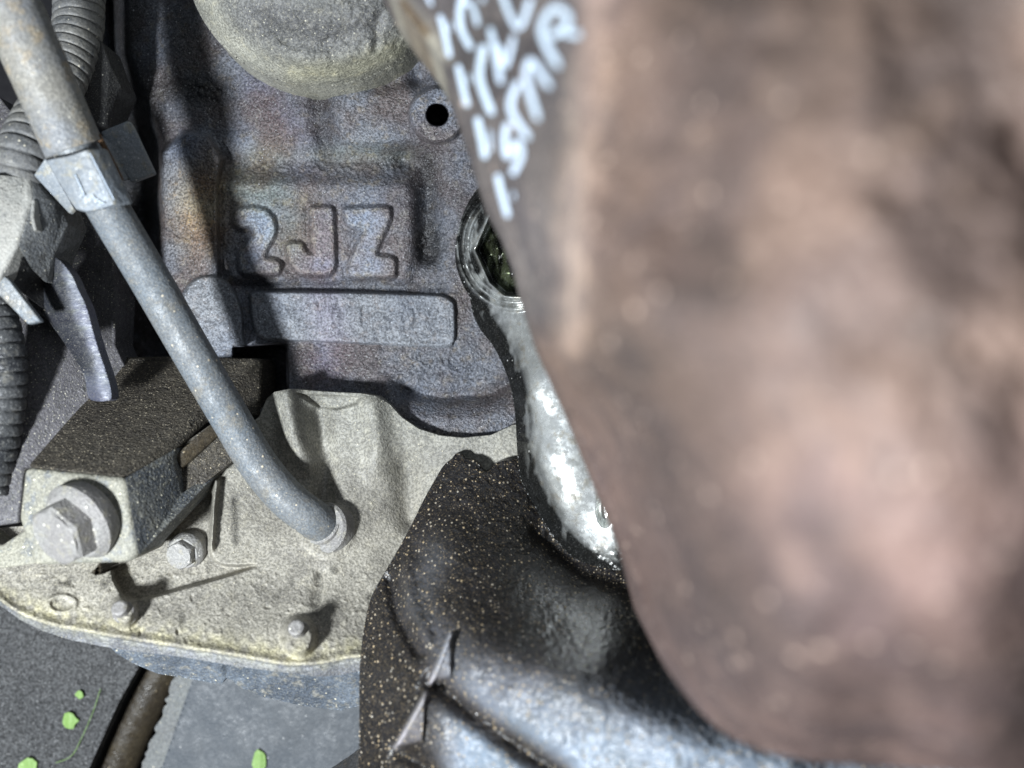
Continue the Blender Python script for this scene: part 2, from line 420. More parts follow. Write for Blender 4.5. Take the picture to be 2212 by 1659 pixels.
tag(pipe, 'dark brown round pipe lying between the rough tray and the smooth panel', 'pipe')

def fleck(px, py, rx, ry, d, seed, label):  # flat green pieces standing for grass seen through tray holes
    rng = random.Random(seed); n = 11
    pts = []
    for k in range(n):
        t = 2 * math.pi * k / n
        pts.append((px + rx * .85 * math.cos(t) * rng.uniform(.7, 1.2), py + ry * math.sin(t) * rng.uniform(.82, 1.12)))
    r = relief('grass_fleck', pts, lambda x, y: d + .5 * bump1(np.abs(x - px), 8), M['green'], step=2, skirt=.6)[0]
    return tag(r, label, 'fleck', 'green flecks for holes onto grass in the tray')
fleck(172, 1501, 11, 9, -32.4, 1, 'smallest bright green fleck for a hole onto grass in the rough grey tray')
fleck(151, 1557, 20, 19, -32.4, 2, 'oval bright green fleck for a hole onto grass below the smallest one on rough tray')
fleck(62, 1655, 24, 17, -32.4, 3, 'bright green fleck for a hole onto grass beside the loose end of the green thread')
fleck(560, 1645, 21, 25, -35.0, 4, 'bright green fleck for a hole onto grass in the smooth blue grey panel')
th = sweep('green_thread', [(217, 1488, -32.6), (200, 1540, -32.4), (178, 1590, -32.6), (155, 1632, -32.4), (120, 1648, -32.5)], .10, M['green'], n=6)
tag(th, 'thin green thread lying on the rough grey tray', 'thread')

# ------------------------------------------------------------------ engine block
J = [(q[0] * .3125 + 414.8, q[1] * .3125 + 345.6) for q in
     [(835, 355), (850, 340), (945, 340), (962, 360), (972, 560), (975, 720), (960, 765), (920, 780), (760, 775), (715, 745), (685, 690), (668, 610), (685, 588), (745, 590), (765, 625), (800, 655), (850, 650), (845, 560)]]
Zl = [(q[0] * .3125 + 414.8, q[1] * .3125 + 345.6) for q in
      [(1068, 365), (1085, 348), (1330, 340), (1355, 355), (1355, 410), (1300, 540), (1262, 640), (1280, 672), (1370, 685), (1392, 710), (1390, 780), (1370, 795), (1125, 800), (1100, 785), (1095, 730), (1150, 600), (1200, 500), (1185, 465), (1100, 445), (1075, 420)]]
two = [(q[0] * .3125 + 414.8, q[1] * .3125 + 345.6) for q in
       [(300, 380), (330, 352), (420, 342), (500, 358), (550, 410), (562, 470), (550, 530), (505, 610), (490, 660), (505, 695), (575, 705), (598, 730), (590, 765), (560, 775), (385, 778), (345, 750), (335, 700), (345, 650), (400, 580), (445, 520), (440, 465), (400, 445), (330, 455), (300, 430)]]
pad = [(545, 632), (600, 630), (760, 632), (930, 637), (958, 640), (975, 649), (982, 665), (983, 725), (978, 741), (965, 749), (850, 745), (700, 738), (600, 734), (570, 731), (553, 718), (544, 690), (540, 650)]
padc = smooth_poly(pad, 3)
lobe = [(720, 205), (760, 188), (840, 195), (900, 175), (960, 172), (1010, 200), (1040, 300), (1000, 330), (900, 312), (800, 318), (740, 300), (715, 250)]
lump = [(345, 330), (400, 285), (452, 292), (480, 345), (470, 400), (471, 500), (474, 602), (430, 640), (340, 640)]
SER = [[(690, 652), (690, 700)],  # worn stamped figures
       [(640, 668), (652, 660), (660, 672), (644, 702), (664, 704)],
       [(722, 668), (732, 660), (740, 676), (738, 700), (724, 702), (720, 684), (722, 668)],
       [(775, 664), (784, 656), (784, 702)],
       [(826, 666), (840, 662), (846, 674), (834, 684), (848, 692), (842, 706), (826, 704)],
       [(878, 664), (892, 664), (898, 684), (892, 706), (878, 706), (872, 684), (878, 664)],
       [(930, 674), (940, 664), (952, 674), (944, 690), (932, 710), (956, 710)]]
blk_base = tps([(230, -60, -8), (230, 200, -10), (380, 60, -1), (560, 160, 2), (640, 260, 3.5), (800, 250, 4), (980, 250, 4), (1180, 250, 2), (960, 420, 3),
                (1180, 520, 3), (600, 480, 1), (760, 480, 1), (1000, 620, 2), (700, 620, 0), (500, 640, 0), (700, 790, 3), (850, 790, 4), (1000, 790, 3),
                (1180, 780, 3), (640, 850, 6), (300, 450, -8), (250, 650, -10), (300, 900, -10), (800, 1000, 6), (1100, 1000, 6), (500, 300, 0), (420, 300, -1), (850, -60, 2), (560, -60, 2)])
bulge = smooth_poly([(830, 838), (880, 868), (960, 880), (1060, 872), (1180, 830), (1200, 1000), (830, 1000)], 5)
def block_h(x, y):
    h = blk_base(x, y)
    h = h + 7.0 * plateau(sd_poly(x, y, lump), 14)
    # pad behind the big letters and the L-shaped ditch round it
    h = h + 2.6 * plateau(sd_poly(x, y, [(470, 395), (520, 385), (880, 392), (900, 420), (900, 560), (880, 606), (500, 606), (470, 560)]), 34)
    h = h - 2.6 * bump1(sd_line(x, y, [(500, 352), (640, 348), (860, 348)]), 26)
    h = h - 4.2 * bump1(sd_line(x, y, [(880, 346), (912, 362), (924, 400), (924, 545)]), 27)
    for g in (two, J, Zl): h = h + 2.0 * plateau(sd_poly(x, y, smooth_poly(g, 3)) - 5.5, 14) - .6 * bump1(sd_poly(x, y, g) - 14, 5)
    h = h - 1.2 * bump1(sd_line(x, y, [(520, 618), (960, 622)]), 12)
    ps = plateau(sd_poly(x, y, padc), 6)
    h = h * (1 - ps) + ps * (4.4 + .35 * fbm(x, y, 40, 6, 2))
    for s in SER: h = h - .32 * bump1(sd_line(x, y, s), 3.8)
    rp = plateau(sd_poly(x, y, smooth_poly([(380, 700), (388, 650), (415, 608), (455, 596), (495, 615), (520, 665), (524, 720), (520, 764), (400, 768)], 4)), 7)
    h = h * (1 - rp) + rp * (8.6 + .3 * fbm(x, y, 40, 9, 2))
    h = h + 2.6 * plateau(sd_poly(x, y, smooth_poly(lobe, 3)), 34)
    h = h + 4.2 * plateau(sd_circ(x, y, 945, 248, 60), 13)
    h = h - 5.0 * bump1(sd_circ(x, y, 905, 172, 20) + 20, 22)
    h = h - 2.4 * bump1(sd_line(x, y, [(690, 190), (690, 260), (705, 320)]), 22)
    h = h + 5.5 * plateau(sd_poly(x, y, bulge), 60) - 2.5 * bump1(sd_line(x, y, [(880, 846), (960, 858), (1060, 850), (1120, 815)]), 14)
    # recess left of crankcase skirt, shaped to stand for a shadow, and the open well behind the tube
    h = h - 26 * plateau(sd_poly(x, y, [(505, 752), (600, 742), (618, 745), (622, 860), (500, 900)]), 7)
    h = h - 40 * plateau(sd_poly(x, y, [(225, 560), (330, 540), (392, 640), (400, 690), (470, 775), (470, 900), (225, 900)]), 8)
    h = h - 30 * plateau(sd_poly(x, y, [(200, -100), (250, -100), (262, 120), (330, 300), (335, 560), (200, 560)]), 50)  # upper left recess deepened to hold the shade there
    # foundry roughness
    h = h + fbm(x, y, 46, 5) * .55 + fbm(x, y, 11, 15, 2) * .22
    rough = bump1(sd_line(x, y, [(360, 515), (472, 520)]), 16) + bump1(sd_line(x, y, [(350, 195), (470, 195)]), 26) + .8 * bump1(sd_line(x, y, [(860, 800), (1010, 790)]), 26) \
        + .8 * bump1(sd_line(x, y, [(560, 362), (880, 362)]), 16) + bump1(sd_circ(x, y, 930, 530, 30) + 30, 34)
    h = h + rough * fbm(x, y, 7, 25, 2) * 1.1
    h = h - 22 * plateau(sd_circ(x, y, 945, 248, 23), 5)
    return h
def block_c(x, y):
    one = np.ones_like(x)
    tan = bump1(sd_circ(x, y, 432, 455, 60, 95) + 60, 55) + .12 * bump1(sd_line(x, y, [(600, 300), (560, 340)]), 40)
    purp = .7 * bump1(sd_line(x, y, [(560, 190), (640, 300), (720, 760)]), 45) + .6 * bump1(sd_line(x, y, [(690, 790), (700, 830)]), 40)
    olive = .8 * bump1(sd_line(x, y, [(520, 400), (650, 430), (640, 520)]), 50) + .6 * bump1(sd_line(x, y, [(560, 335), (880, 335)]), 26)
    dirt_shade = .75 * bump1(sd_line(x, y, [(922, 350), (926, 560)]), 26) + .5 * bump1(sd_line(x, y, [(360, 195), (480, 195)]), 34) + .6 * bump1(sd_circ(x, y, 930, 530, 30) + 30, 34) \
        + .4 * bump1(sd_line(x, y, [(550, 618), (960, 622)]), 14) + .45 * bump1(sd_line(x, y, [(690, 195), (705, 310)]), 24)  # darker along the ditch, the grooves and the rough spots
    blue = .8 * bump1(sd_circ(x, y, 400, 310, 30) + 30, 40) + .5 * bump1(sd_circ(x, y, 520, 290, 30) + 30, 40)
    edge = sum(bump1(np.abs(sd_poly(x, y, g)), 5) * .5 for g in (two, J, Zl))
    n = 1.5 * fbm(x, y, 110, 44, 3)
    r = one * (1 + .25 * n) + 1.7 * tan + .10 * purp + .1 * olive + .1 * edge
    g = one * (1 + .22 * n) + 1.05 * tan - .06 * purp + .18 * olive + .15 * blue
    b = one * (1 + .15 * n) + .10 * tan + .06 * purp - .12 * olive + .4 * blue - .2 * edge
    dirt_shade = dirt_shade + .8 * plateau(sd_poly(x, y, [(200, -100), (300, -100), (310, 120), (345, 260), (335, 480), (200, 560)]) + 25 * fbm(x, y, 50, 47), 70) + .45 * bump1(sd_line(x, y, [(392, -60), (400, 120), (430, 200)]) + 12 * fbm(x, y, 40, 48), 34)  # tube's shadow band and recess shade painted in, over oil stain
    dirt_shade = dirt_shade - .35 * plateau(sd_circ(x, y, 945, 248, 58), 10) - .2 * plateau(sd_poly(x, y, lobe), 40)
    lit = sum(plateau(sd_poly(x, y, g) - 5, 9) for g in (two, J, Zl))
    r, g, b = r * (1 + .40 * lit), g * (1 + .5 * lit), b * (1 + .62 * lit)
    k = np.clip(1 - dirt_shade, .15, 1.4) * (1 + .22 * plateau(sd_poly(x, y, [(490, 395), (890, 400), (890, 600), (490, 600)]), 50))
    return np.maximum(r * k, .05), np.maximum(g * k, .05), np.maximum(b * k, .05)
block = thing('engine_block', 'grey brown cast iron engine block with raised 2JZ lettering', 'engine block', P(700, 1000, 0))
outl = [(160, -120), (1420, -120), (1420, 962), (620, 962), (600, 1010), (160, 1010)]
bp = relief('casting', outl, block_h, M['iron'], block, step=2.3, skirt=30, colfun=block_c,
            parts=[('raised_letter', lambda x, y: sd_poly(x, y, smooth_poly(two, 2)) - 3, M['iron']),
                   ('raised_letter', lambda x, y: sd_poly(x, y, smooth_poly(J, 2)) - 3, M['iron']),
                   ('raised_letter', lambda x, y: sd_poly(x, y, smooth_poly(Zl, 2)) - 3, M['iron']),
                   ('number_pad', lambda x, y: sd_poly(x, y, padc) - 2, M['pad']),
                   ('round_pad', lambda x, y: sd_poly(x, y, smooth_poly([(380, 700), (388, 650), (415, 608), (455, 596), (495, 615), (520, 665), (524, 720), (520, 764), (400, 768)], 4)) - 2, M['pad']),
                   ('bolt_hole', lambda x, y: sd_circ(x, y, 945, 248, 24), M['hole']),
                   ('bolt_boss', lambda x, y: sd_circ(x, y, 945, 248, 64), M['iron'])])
for o_, l_ in zip(bp[1:6], ('raised cast figure 2', 'raised cast letter J', 'raised cast letter Z', 'raised flat pad with worn stamped figures', 'raised half round pad beside the dipstick tube')):
    o_['label'] = l_

# ------------------------------------------------------------------ round housing above
def dome_h(x, y):
    r = np.sqrt((x - 690) ** 2 + (y + 105) ** 2) / 292
    h = 10 + 30 * np.sqrt(np.clip(1 - .96 * np.clip(r, 0, 1) ** 2.2, 0, 1))
    h = h + fbm(x, y, 60, 61) * 1.6 + fbm(x, y, 9, 64, 2) * .35
    h = h - 1.6 * bump1(sd_line(x, y, [(560, 40), (640, 95), (700, 90), (800, 60)]), 18) - 1.2 * bump1(sd_line(x, y, [(820, 30), (812, 110)]), 9) + 1.5 * bump1(sd_line(x, y, [(560, 100), (690, 140), (840, 110)]), 22)
    return h
def dome_c(x, y):
    r = np.sqrt((x - 690) ** 2 + (y + 105) ** 2) / 292
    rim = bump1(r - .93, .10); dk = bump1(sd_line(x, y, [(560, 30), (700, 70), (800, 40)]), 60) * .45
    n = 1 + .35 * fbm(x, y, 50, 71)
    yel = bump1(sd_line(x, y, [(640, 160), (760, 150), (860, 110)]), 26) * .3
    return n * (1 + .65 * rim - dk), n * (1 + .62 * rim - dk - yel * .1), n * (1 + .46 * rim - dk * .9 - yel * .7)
dome_out = [(690 + 292 * math.cos(t), -105 + 292 * math.sin(t)) for t in np.linspace(0, 2 * math.pi, 90, endpoint=False)]
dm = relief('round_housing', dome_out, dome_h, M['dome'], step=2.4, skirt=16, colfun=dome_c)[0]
tag(dm, 'domed grey aluminium housing with yellowish dusting above the cast lettering', 'housing')

# ------------------------------------------------------------------ oil pan
pan_out = [(-120, 1150), (250, 1120), (430, 1000), (560, 900), (576, 862), (592, 847), (625, 840), (700, 846), (780, 850), (815, 856), (842, 874), (868, 902), (905, 927), (950, 941), (1000, 946), (1060, 940), (1108, 918), (1350, 900),
           (1350, 1470), (800, 1470), (782, 1448), (740, 1458), (690, 1462), (640, 1456), (560, 1446), (480, 1434), (400, 1420), (250, 1402), (150, 1382), (90, 1362), (45, 1340), (0, 1308), (-40, 1262), (-120, 1200)]
pan_base = tps([(585, 850, 17), (700, 850, 16), (830, 870, 15), (920, 940, 15), (1010, 955, 15), (1110, 930, 14), (1300, 920, 12), (560, 930, 19), (700, 1000, 18), (880, 1000, 14.5), (1000, 1060, 15), (1100, 1150, 18),
                (500, 1080, 23), (600, 1100, 22), (710, 1145, 24), (850, 1180, 21), (420, 1150, 27), (560, 1230, 29), (700, 1270, 31), (850, 1300, 30), (1000, 1350, 32),
                (300, 1260, 34), (120, 1240, 35), (0, 1220, 35), (-100, 1200, 33), (60, 1300, 39), (160, 1350, 42), (330, 1370, 43), (500, 1390, 43), (700, 1410, 43), (800, 1420, 42), (1000, 1450, 42), (300, 1120, 27), (0, 1140, 30)])
bead = smooth_poly([(-60, 1232), (-10, 1285), (45, 1322), (110, 1346), (200, 1363), (300, 1380), (400, 1396), (480, 1408), (560, 1422), (620, 1432), (690, 1430), (780, 1416), (900, 1440)], 5, closed=False)
rec = smooth_poly([(243, 1232), (300, 1196), (395, 1110), (452, 1060), (458, 1120), (456, 1200), (490, 1222), (552, 1222), (470, 1250), (390, 1272), (325, 1290), (285, 1296), (268, 1290)], 3)
def pan_h(x, y):
    h = pan_base(x, y)
    h = h + 5.5 * bump1(sd_line(x, y, [(618, 850), (632, 930), (655, 1010)]), 26) * sm((1060 - y) / 120)
    h = h - 4.2 * bump1(sd_line(x, y, [(690, 890), (705, 990), (700, 1080)]), 24) + 3.6 * bump1(sd_line(x, y, [(800, 872), (815, 950), (812, 1020)]), 30) * sm((1080 - y) / 120)
    h = h - 3.4 * bump1(sd_line(x, y, [(878, 1010), (885, 1120)]), 28)
    h = h - 1.6 * plateau(sd_poly(x, y, [(640, 850), (780, 858), (770, 872), (730, 884), (690, 880)]), 6)
    h = h - 5.5 * plateau(sd_poly(x, y, rec), 8)
    h = h + 3.5 * bump1(sd_line(x, y, [(468, 1040), (460, 1110), (455, 1185)]), 6)
    for cx, cy, r in ((268, 1322, 30), (646, 1375, 40)):
        h = h + 6.0 * plateau(sd_circ(x, y, cx, cy, r * .85, r), 20)
    h = h - 1.2 * bump1(sd_line(x, y, [(694, 1240), (680, 1300)]), 12)
    h = h + .9 * bump1(np.abs(sd_circ(x, y, 134, 1304, 30, 18)), 3.5)
    h = h + .8 * plateau(sd_circ(x, y, 706, 1142, 62), 12)
    lb = sd_line(x, y, bead)
    by = np.interp(x, bead[:, 0], bead[:, 1])
    h = h + 1.3 * bump1(lb, 11) - np.where(y > by, np.clip((y - by) / 28, 0, 3) ** 1.2 * 3.6, 0)
    h = h - .9 * bump1(np.abs(y - by - 10 - 4 * fbm(x, y, 30, 7)), 2.5) * sm((x - 180) / 80)
    h = h + fbm(x, y, 90, 81, 2) * .8 + fbm(x, y, 12, 85, 2) * .12
    low = sm((y - 1190) / 60) * sm((1430 - y) / 30)
    h = h + low * np.clip(fbm(x, y, 9, 91, 2) - .2, 0, 1) * .9 - low * np.clip(fbm(x, y, 16, 95, 2) - .5, 0, 1) * 3
    return h
def pan_c(x, y):
    n = 1 + .4 * fbm(x, y, 110, 101) + .2 * fbm(x, y, 14, 105, 2)
    by = np.interp(x, bead[:, 0], bead[:, 1])
    crust = bump1(y - by + 14, 26) * np.clip(.75 + 1.6 * fbm(x, y, 16, 111), 0, 1.5)
    low = np.where(y > by + 5, 1.0, 0.0)
    top = sm((1150 - y) / 300)
    blotch = np.clip(fbm(x, y, 30, 121, 3) - .35, 0, 1) * 2.2 * sm((y - 1180) / 60)
    r = n * (1 + .38 * crust - .42 * low - .12 * top - blotch); g = n * (1 + .36 * crust - .36 * low - .08 * top - blotch); b = n * (1 + .12 * crust - .18 * low - .05 * top - blotch)
    dk = 1 - .7 * bump1(sd_line(x, y, [(505, 1080), (510, 1170)]), 9) - .5 * bump1(sd_line(x, y, [(690, 1245), (684, 1325)]), 8)  # a dark streak, and the stud's cast shadow painted in
    return r * dk, g * dk, b * dk
pan = thing('oil_pan', 'pale grey aluminium oil pan shoulder bolted under the engine block', 'oil pan', P(400, 1440, 30))
relief('pan_body', pan_out, pan_h, M['pan'], pan, step=2.3, skirt=12, colfun=pan_c)
hp = lambda x, y: float(pan_h(np.array([[x]], float), np.array([[y]], float))[0, 0])

def bolt(parent, fx, fy, fd, axis, r_hex, h, r_fl, flat_oval=False, rot=0.2):
    c = P(fx, fy, fd)
    b = lathe('flange_bolt', c, axis, [(r_fl * .9, -4), (r_fl, -.2), (r_fl, .5), (r_fl * .93, 1.3), (r_hex * 1.02, 2.3)], M['bolt'], parent, n=48)
    b2 = lathe('hex_head', c, axis, [(r_hex, 1.6), (r_hex, h * .86), (r_hex * .93, h * .96), (r_hex * .84, h), (r_hex * .5, h + .1)], M['bolt'], b, n=48, sides=[6, 6, 6, 0, 0], rot=rot)
    b2.location = (0, 0, 0)
    return b
bolt(pan, 403, 1190, hp(403, 1190) + .3, (-.16, -.95, -.16), 4.0, 4.6, 5.2, rot=.5)
def stud(px, py, r, h, top):
    d = hp(px, py)
    s = lathe('stud', P(px, py + 6, d - 1), (-.08, -.8, .55), [(r * 1.35, -2), (r * 1.35, .8), (r, 1.0), (r, h), (r * .75, h + .4)], M['bolt'], pan, n=28)
    return s
stud(268, 1318, 2.0, 3.2, 0); stud(648, 1362, 2.0, 4.0, 0)
lathe('socket_collar', P(710, 1143, hp(710, 1143) - 2.0), (-.34, -.90, .22), [(7.1, -2), (7.1, 1.6), (6.9, 2.6), (6.2, 3.2), (5.3, 3.2)], M['bolt'], pan, n=48)

# lower steel sump lip
lip_out = [(225, 1385), (250, 1410), (285, 1432), (340, 1455), (420, 1468), (478, 1479), (488, 1464), (498, 1468), (520, 1486), (570, 1506), (650, 1524), (735, 1535), (775, 1525), (860, 1530), (860, 1400), (225, 1370)]
lp = relief('lower_sump', lip_out, lambda x, y: 35 - np.clip((y - np.interp(x, [225, 500, 780], [1400, 1440, 1465])) / 60, -.2, 2) * 7 + fbm(x, y, 20, 131) * .7 + 1.2 * bump1(sd_line(x, y, [(470, 1440), (486, 1476)]), 10), M['steel'], step=2.4, skirt=14)[0]
tag(lp, 'blue grey steel sump flange with scalloped lower edge beneath the oil pan', 'sump')

# ------------------------------------------------------------------ mount bracket
mb = thing('mount_bracket', 'black speckled cast mount bracket carrying a large flanged bolt', 'bracket', P(170, 1215, 45))
V = [(40, 985, 42), (52, 1010, 47), (270, 1032, 50), (300, 1200, 50), (278, 1216, 50), (70, 1222, 49), (40, 1120, 46),      # 0-6 front
     (380, 968, 36), (372, 992, 36), (392, 1066, 34), (505, 985, 24), (455, 905, 22), (470, 890, 20),                     # 7-12 right
     (560, 905, 6), (566, 775, 3), (420, 768, 4), (262, 772, 5), (236, 800, 10), (60, 800, 18), (40, 1000, 42),             # 13-19 top
     (430, 960, 28), (330, 1150, 42)]
facets('top_face', V, [(1, 2, 7, 12, 13, 14, 15, 16, 17)], M['blackcast'], mb, back=18, bevel=1.4)
facets('front_face', [V[1], V[2], V[3], V[4], V[5], V[6]], [(0, 5, 4, 3, 2, 1)], M['greycast'], mb, back=20, bevel=1.6)
facets('side_face', [V[2], V[7], (374, 992, 36.4), (392, 1066, 33.5), (505, 985, 20), V[3]], [(0, 5, 3, 2), (0, 2, 1), (3, 5, 4)], M['midcast'], mb, back=14, bevel=.3)
facets('slot_bar', [(375, 985, 34), (478, 898, 28), (490, 925, 27), (392, 1012, 33)], [(0, 3, 2, 1)], M['brown'], mb, back=5, bevel=.4)
facets('slot_face', [(374, 975, 31), (500, 885, 26), (528, 975, 25), (400, 1078, 31.5)], [(0, 3, 2, 1)], M['blackcast'], mb, back=5, bevel=0)
bolt(mb, 172, 1128, 50.0, (-.42, -.82, -.38), 8.2, 7.8, 10.2, rot=.35)
facets('rear_foot', [(-80, 1110, 36), (0, 1180, 40), (60, 1140, 40), (100, 1215, 44), (-80, 1240, 38)], [(0, 4, 3, 2, 1)], M['greycast'], mb, back=8, bevel=.8)

# upright plate behind the bracket
up = facets('upright_plate', [(-100, 560, 14), (70, 560, 16), (150, 430, 12), (240, 540, 10), (252, 640, 10), (248, 745, 10), (268, 790, 9), (285, 812, 9), (240, 1000, 30), (52, 1012, 44), (40, 1130, 44), (-100, 1150, 40)],
            [(0, 11, 10, 9, 8, 7, 6, 5, 4, 3, 2, 1)], M['darkplate'], None, back=14, bevel=.6)
tag(up, 'dark speckled upright plate rising behind the bent steel tongue', 'plate')

# ------------------------------------------------------------------ tongue, strip, holder, conduits
tg = [(112, 560), (149, 585), (170, 628), (187, 664), (201, 716), (216, 765), (233, 815), (241, 858), (228, 866), (205, 866), (190, 856), (180, 807), (140, 743), (104, 692), (88, 662)]
def tg_h(x, y):
    cx = np.interp(y, [560, 660, 760, 860], [128, 148, 190, 216]); wd = np.interp(y, [560, 660, 760, 860], [34, 48, 38, 28])
    return 30 + np.interp(y, [560, 870], [4, -1]) + 5.0 * np.sqrt(np.clip(1 - ((x - cx - wd * .35) / (wd * 1.5)) ** 2, 0, 1)) + fbm(x, y, 24, 141, 2) * .15
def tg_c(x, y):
    cx = np.interp(y, [560, 660, 760, 860], [128, 150, 186, 214]); k = .22 + .9 * sm((x - cx + 12 * fbm(x, y, 20, 143) + 4) / 26) + .5 * sm((y - 790) / 40)  # left face shaded and right edge paled in the colour
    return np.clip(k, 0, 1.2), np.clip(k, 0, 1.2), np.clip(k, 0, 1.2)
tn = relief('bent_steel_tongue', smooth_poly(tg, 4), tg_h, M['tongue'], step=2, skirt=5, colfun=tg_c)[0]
tag(tn, 'bent blue grey steel tongue hanging left of the dipstick tube', 'metal tab')

sp_ = facets('steel_strip', [(-60, 545, 50), (17, 603, 50), (88, 694, 47), (60, 701, 47), (0, 640, 49), (-60, 590, 50)], [(0, 5, 4, 3, 2, 1)], M['tube'], None, back=2, bevel=.4)
tag(sp_, 'short pale steel strip over the black ribbed hose', 'metal strip')

hd = thing('plastic_holder', 'chunky grey plastic holder with dusty top and oily dark side', 'holder', P(40, 640, 35))
facets('dusty_face', [(-90, 372, 50), (0, 378, 50), (66, 378, 46), (70, 430, 47), (38, 530, 50), (0, 600, 52), (-90, 660, 52)], [(0, 6, 5, 4, 3, 2, 1)], M['holder'], hd, back=14, bevel=1.2)
facets('oily_face', [(66, 378, 45.6), (98, 392, 40), (131, 441, 40), (146, 482, 38.5), (118, 545, 39.5), (98, 612, 41), (66, 580, 46), (38, 530, 49.6), (70, 430, 46.6)], [(0, 8, 7, 6, 5, 4, 3, 2, 1)], M['holder2'], hd, back=12, bevel=1.0)
facets('lower_lug', [(0, 600, 50), (38, 530, 48), (66, 580, 42), (98, 612, 34), (92, 668, 34), (20, 612, 46)], [(0, 5, 4, 3, 2, 1)], M['black'], hd, back=10, bevel=.8)
facets('latch_bead', [(68, 430, 47.5), (76, 432, 47.2), (74, 470, 47.5), (80, 496, 46.8), (72, 500, 47.5), (64, 470, 48.3)], [(0, 5, 4, 3, 2, 1)], M['holder'], hd, back=3, bevel=.5)
facets('back_wing', [(77, 374, 42), (92, 352, 42), (130, 400, 36), (160, 458, 33), (150, 470, 32), (118, 430, 34)], [(0, 5, 4, 3, 2, 1)], M['holder2'], hd, back=5, bevel=.6)

def ribf(r, pitch, amp):
    def f(s):
        t = (s / pitch) % 1.0
        return r + amp * (math.sqrt(max(0, 1 - (2 * t - 1) ** 4)) - .6)
    return f
c1 = sweep('ribbed_conduit', [(190, -90, 22), (172, -10, 22), (166, 70, 24), (128, 180, 30), (78, 272, 38), (48, 335, 42), (35, 392, 42)], ribf(6.3, 2.9, 1.0), M['conduit'], n=36, ribs=2.9)
tag(c1, 'dusty grey ribbed wiring conduit passing behind the dipstick tube', 'conduit', 'ribbed wiring conduits')
c2 = sweep('ribbed_conduit', [(-40, 610, 40), (-12, 680, 42), (8, 770, 44), (6, 870, 44), (-8, 960, 44), (-30, 1060, 44)], ribf(5.0, 3.1, 1.1), M['conduit_black'], n=36, ribs=3.1)
tag(c2, 'oily black ribbed hose under the pale steel strip', 'conduit', 'ribbed wiring conduits')
cn = facets('connector_block', [(185, 120, 24), (205, 80, 26), (222, 90, 24), (240, 140, 20), (262, 188, 16), (244, 228, 16), (230, 274, 18), (204, 272, 20), (150, 190, 24)],
            [(0, 8, 7, 6, 3, 2, 1), (3, 6, 5, 4)], M['black'], None, back=12, bevel=.8)
tag(cn, 'black faceted connector at the end of the ribbed conduit', 'connector')
lf = facets('corner_bracket', [(-90, 170, 20), (0, 210, 20), (30, 250, 20), (52, 262, 20), (30, 330, 20), (-90, 420, 20)], [(0, 5, 4, 3, 2, 1)], M['darkplate'], None, back=8, bevel=.6)
tag(lf, 'dark speckled bracket corner left of the ribbed conduit', 'bracket')

# ------------------------------------------------------------------ dipstick tube and clip
dt = thing('dipstick_tube', 'long grey steel dipstick tube running diagonally down into the oil pan', 'tube', P(715, 1145, 26))
sweep('tube', [(100, 190, 58), (158, 315, 52), (236, 455, 46), (322, 600, 40), (420, 770, 34.5), (496, 900, 30.5), (556, 1000, 28.5), (618, 1075, 28), (672, 1117, 26.5), (704, 1138, 22), (718, 1148, 16)], 5.15, M['tube'], dt, n=40, sub=14)
sweep('outer_sleeve', [(-55, -180, 72), (0, -40, 66), (50, 75, 62), (93, 170, 58), (146, 290, 53.5), (160, 322, 52.5)], lambda s: 6.9 - .5 * max(0, (s - 62) / 6), M['sleeve'], dt, n=44, sub=14)
sweep('seal_ring', [(694, 1131, 24.5), (704, 1138, 22.5), (712, 1144, 19)], lambda s: 5.75, M['bolt'], dt, n=36)

cl = thing('tube_clip', 'scratched pale zinc clip folded over the dipstick tube', 'clip', P(180, 456, 45))
facets('clip_plate', [(97, 345, 58), (150, 335, 59.5), (188, 321, 60), (226, 319, 55), (283, 438, 49), (250, 442, 53.5), (212, 452, 54), (183, 457, 53.5), (163, 452, 53), (149, 432, 53.5)],
       [(0, 9, 8, 7, 6, 5, 2, 1), (2, 5, 4, 3)], M['clip'], cl, back=1.6, bevel=.5)
facets('clip_tab', [(216, 284, 38), (277, 259, 37), (285, 270, 36.5), (334, 374, 33), (282, 394, 34)], [(0, 4, 3, 2, 1)], M['clip'], cl, back=1.8, bevel=.5)
facets('clip_bridge', [(214, 290, 37.5), (236, 300, 37), (276, 385, 34.5), (240, 395, 42), (180, 330, 45)], [(0, 4, 3, 2, 1)], M['clip'], cl, back=2, bevel=.3)
facets('clip_wing', [(72, 378, 47), (97, 340, 49), (160, 452, 44), (150, 462, 42)], [(0, 3, 2, 1)], M['clip'], cl, back=1.5, bevel=.4)

for k_, pts_ in enumerate((((162, 376, 58.0), (172, 398, 57.0), (183, 424, 55.6)), ((194, 330, 60.0), (222, 384, 57.1), (247, 432, 54.6)), ((196, 420, 55.9), (210, 433, 55.2), (226, 440, 54.7)))):
    sweep('scratch', pts_, .14, M['paint'], cl, n=6, sub=4)
scrap = relief('dry_scrap', [(196, 1236), (208, 1226), (216, 1212), (222, 1228), (224, 1240), (206, 1244)], lambda x, y: 47 + 1.2 * np.sin(x * .5) + .8 * np.sin(y * .7), M['brown'], step=1.5, skirt=10)[0]
tag(scrap, 'tiny dry brown scrap wedged under the mount bracket on the oil pan', 'debris')
rust_bead = sweep('rust_streak', [(212, 292, 52.5), (240, 345, 49.5), (262, 390, 47.5)], .7, M['rustline'], dt, n=10)

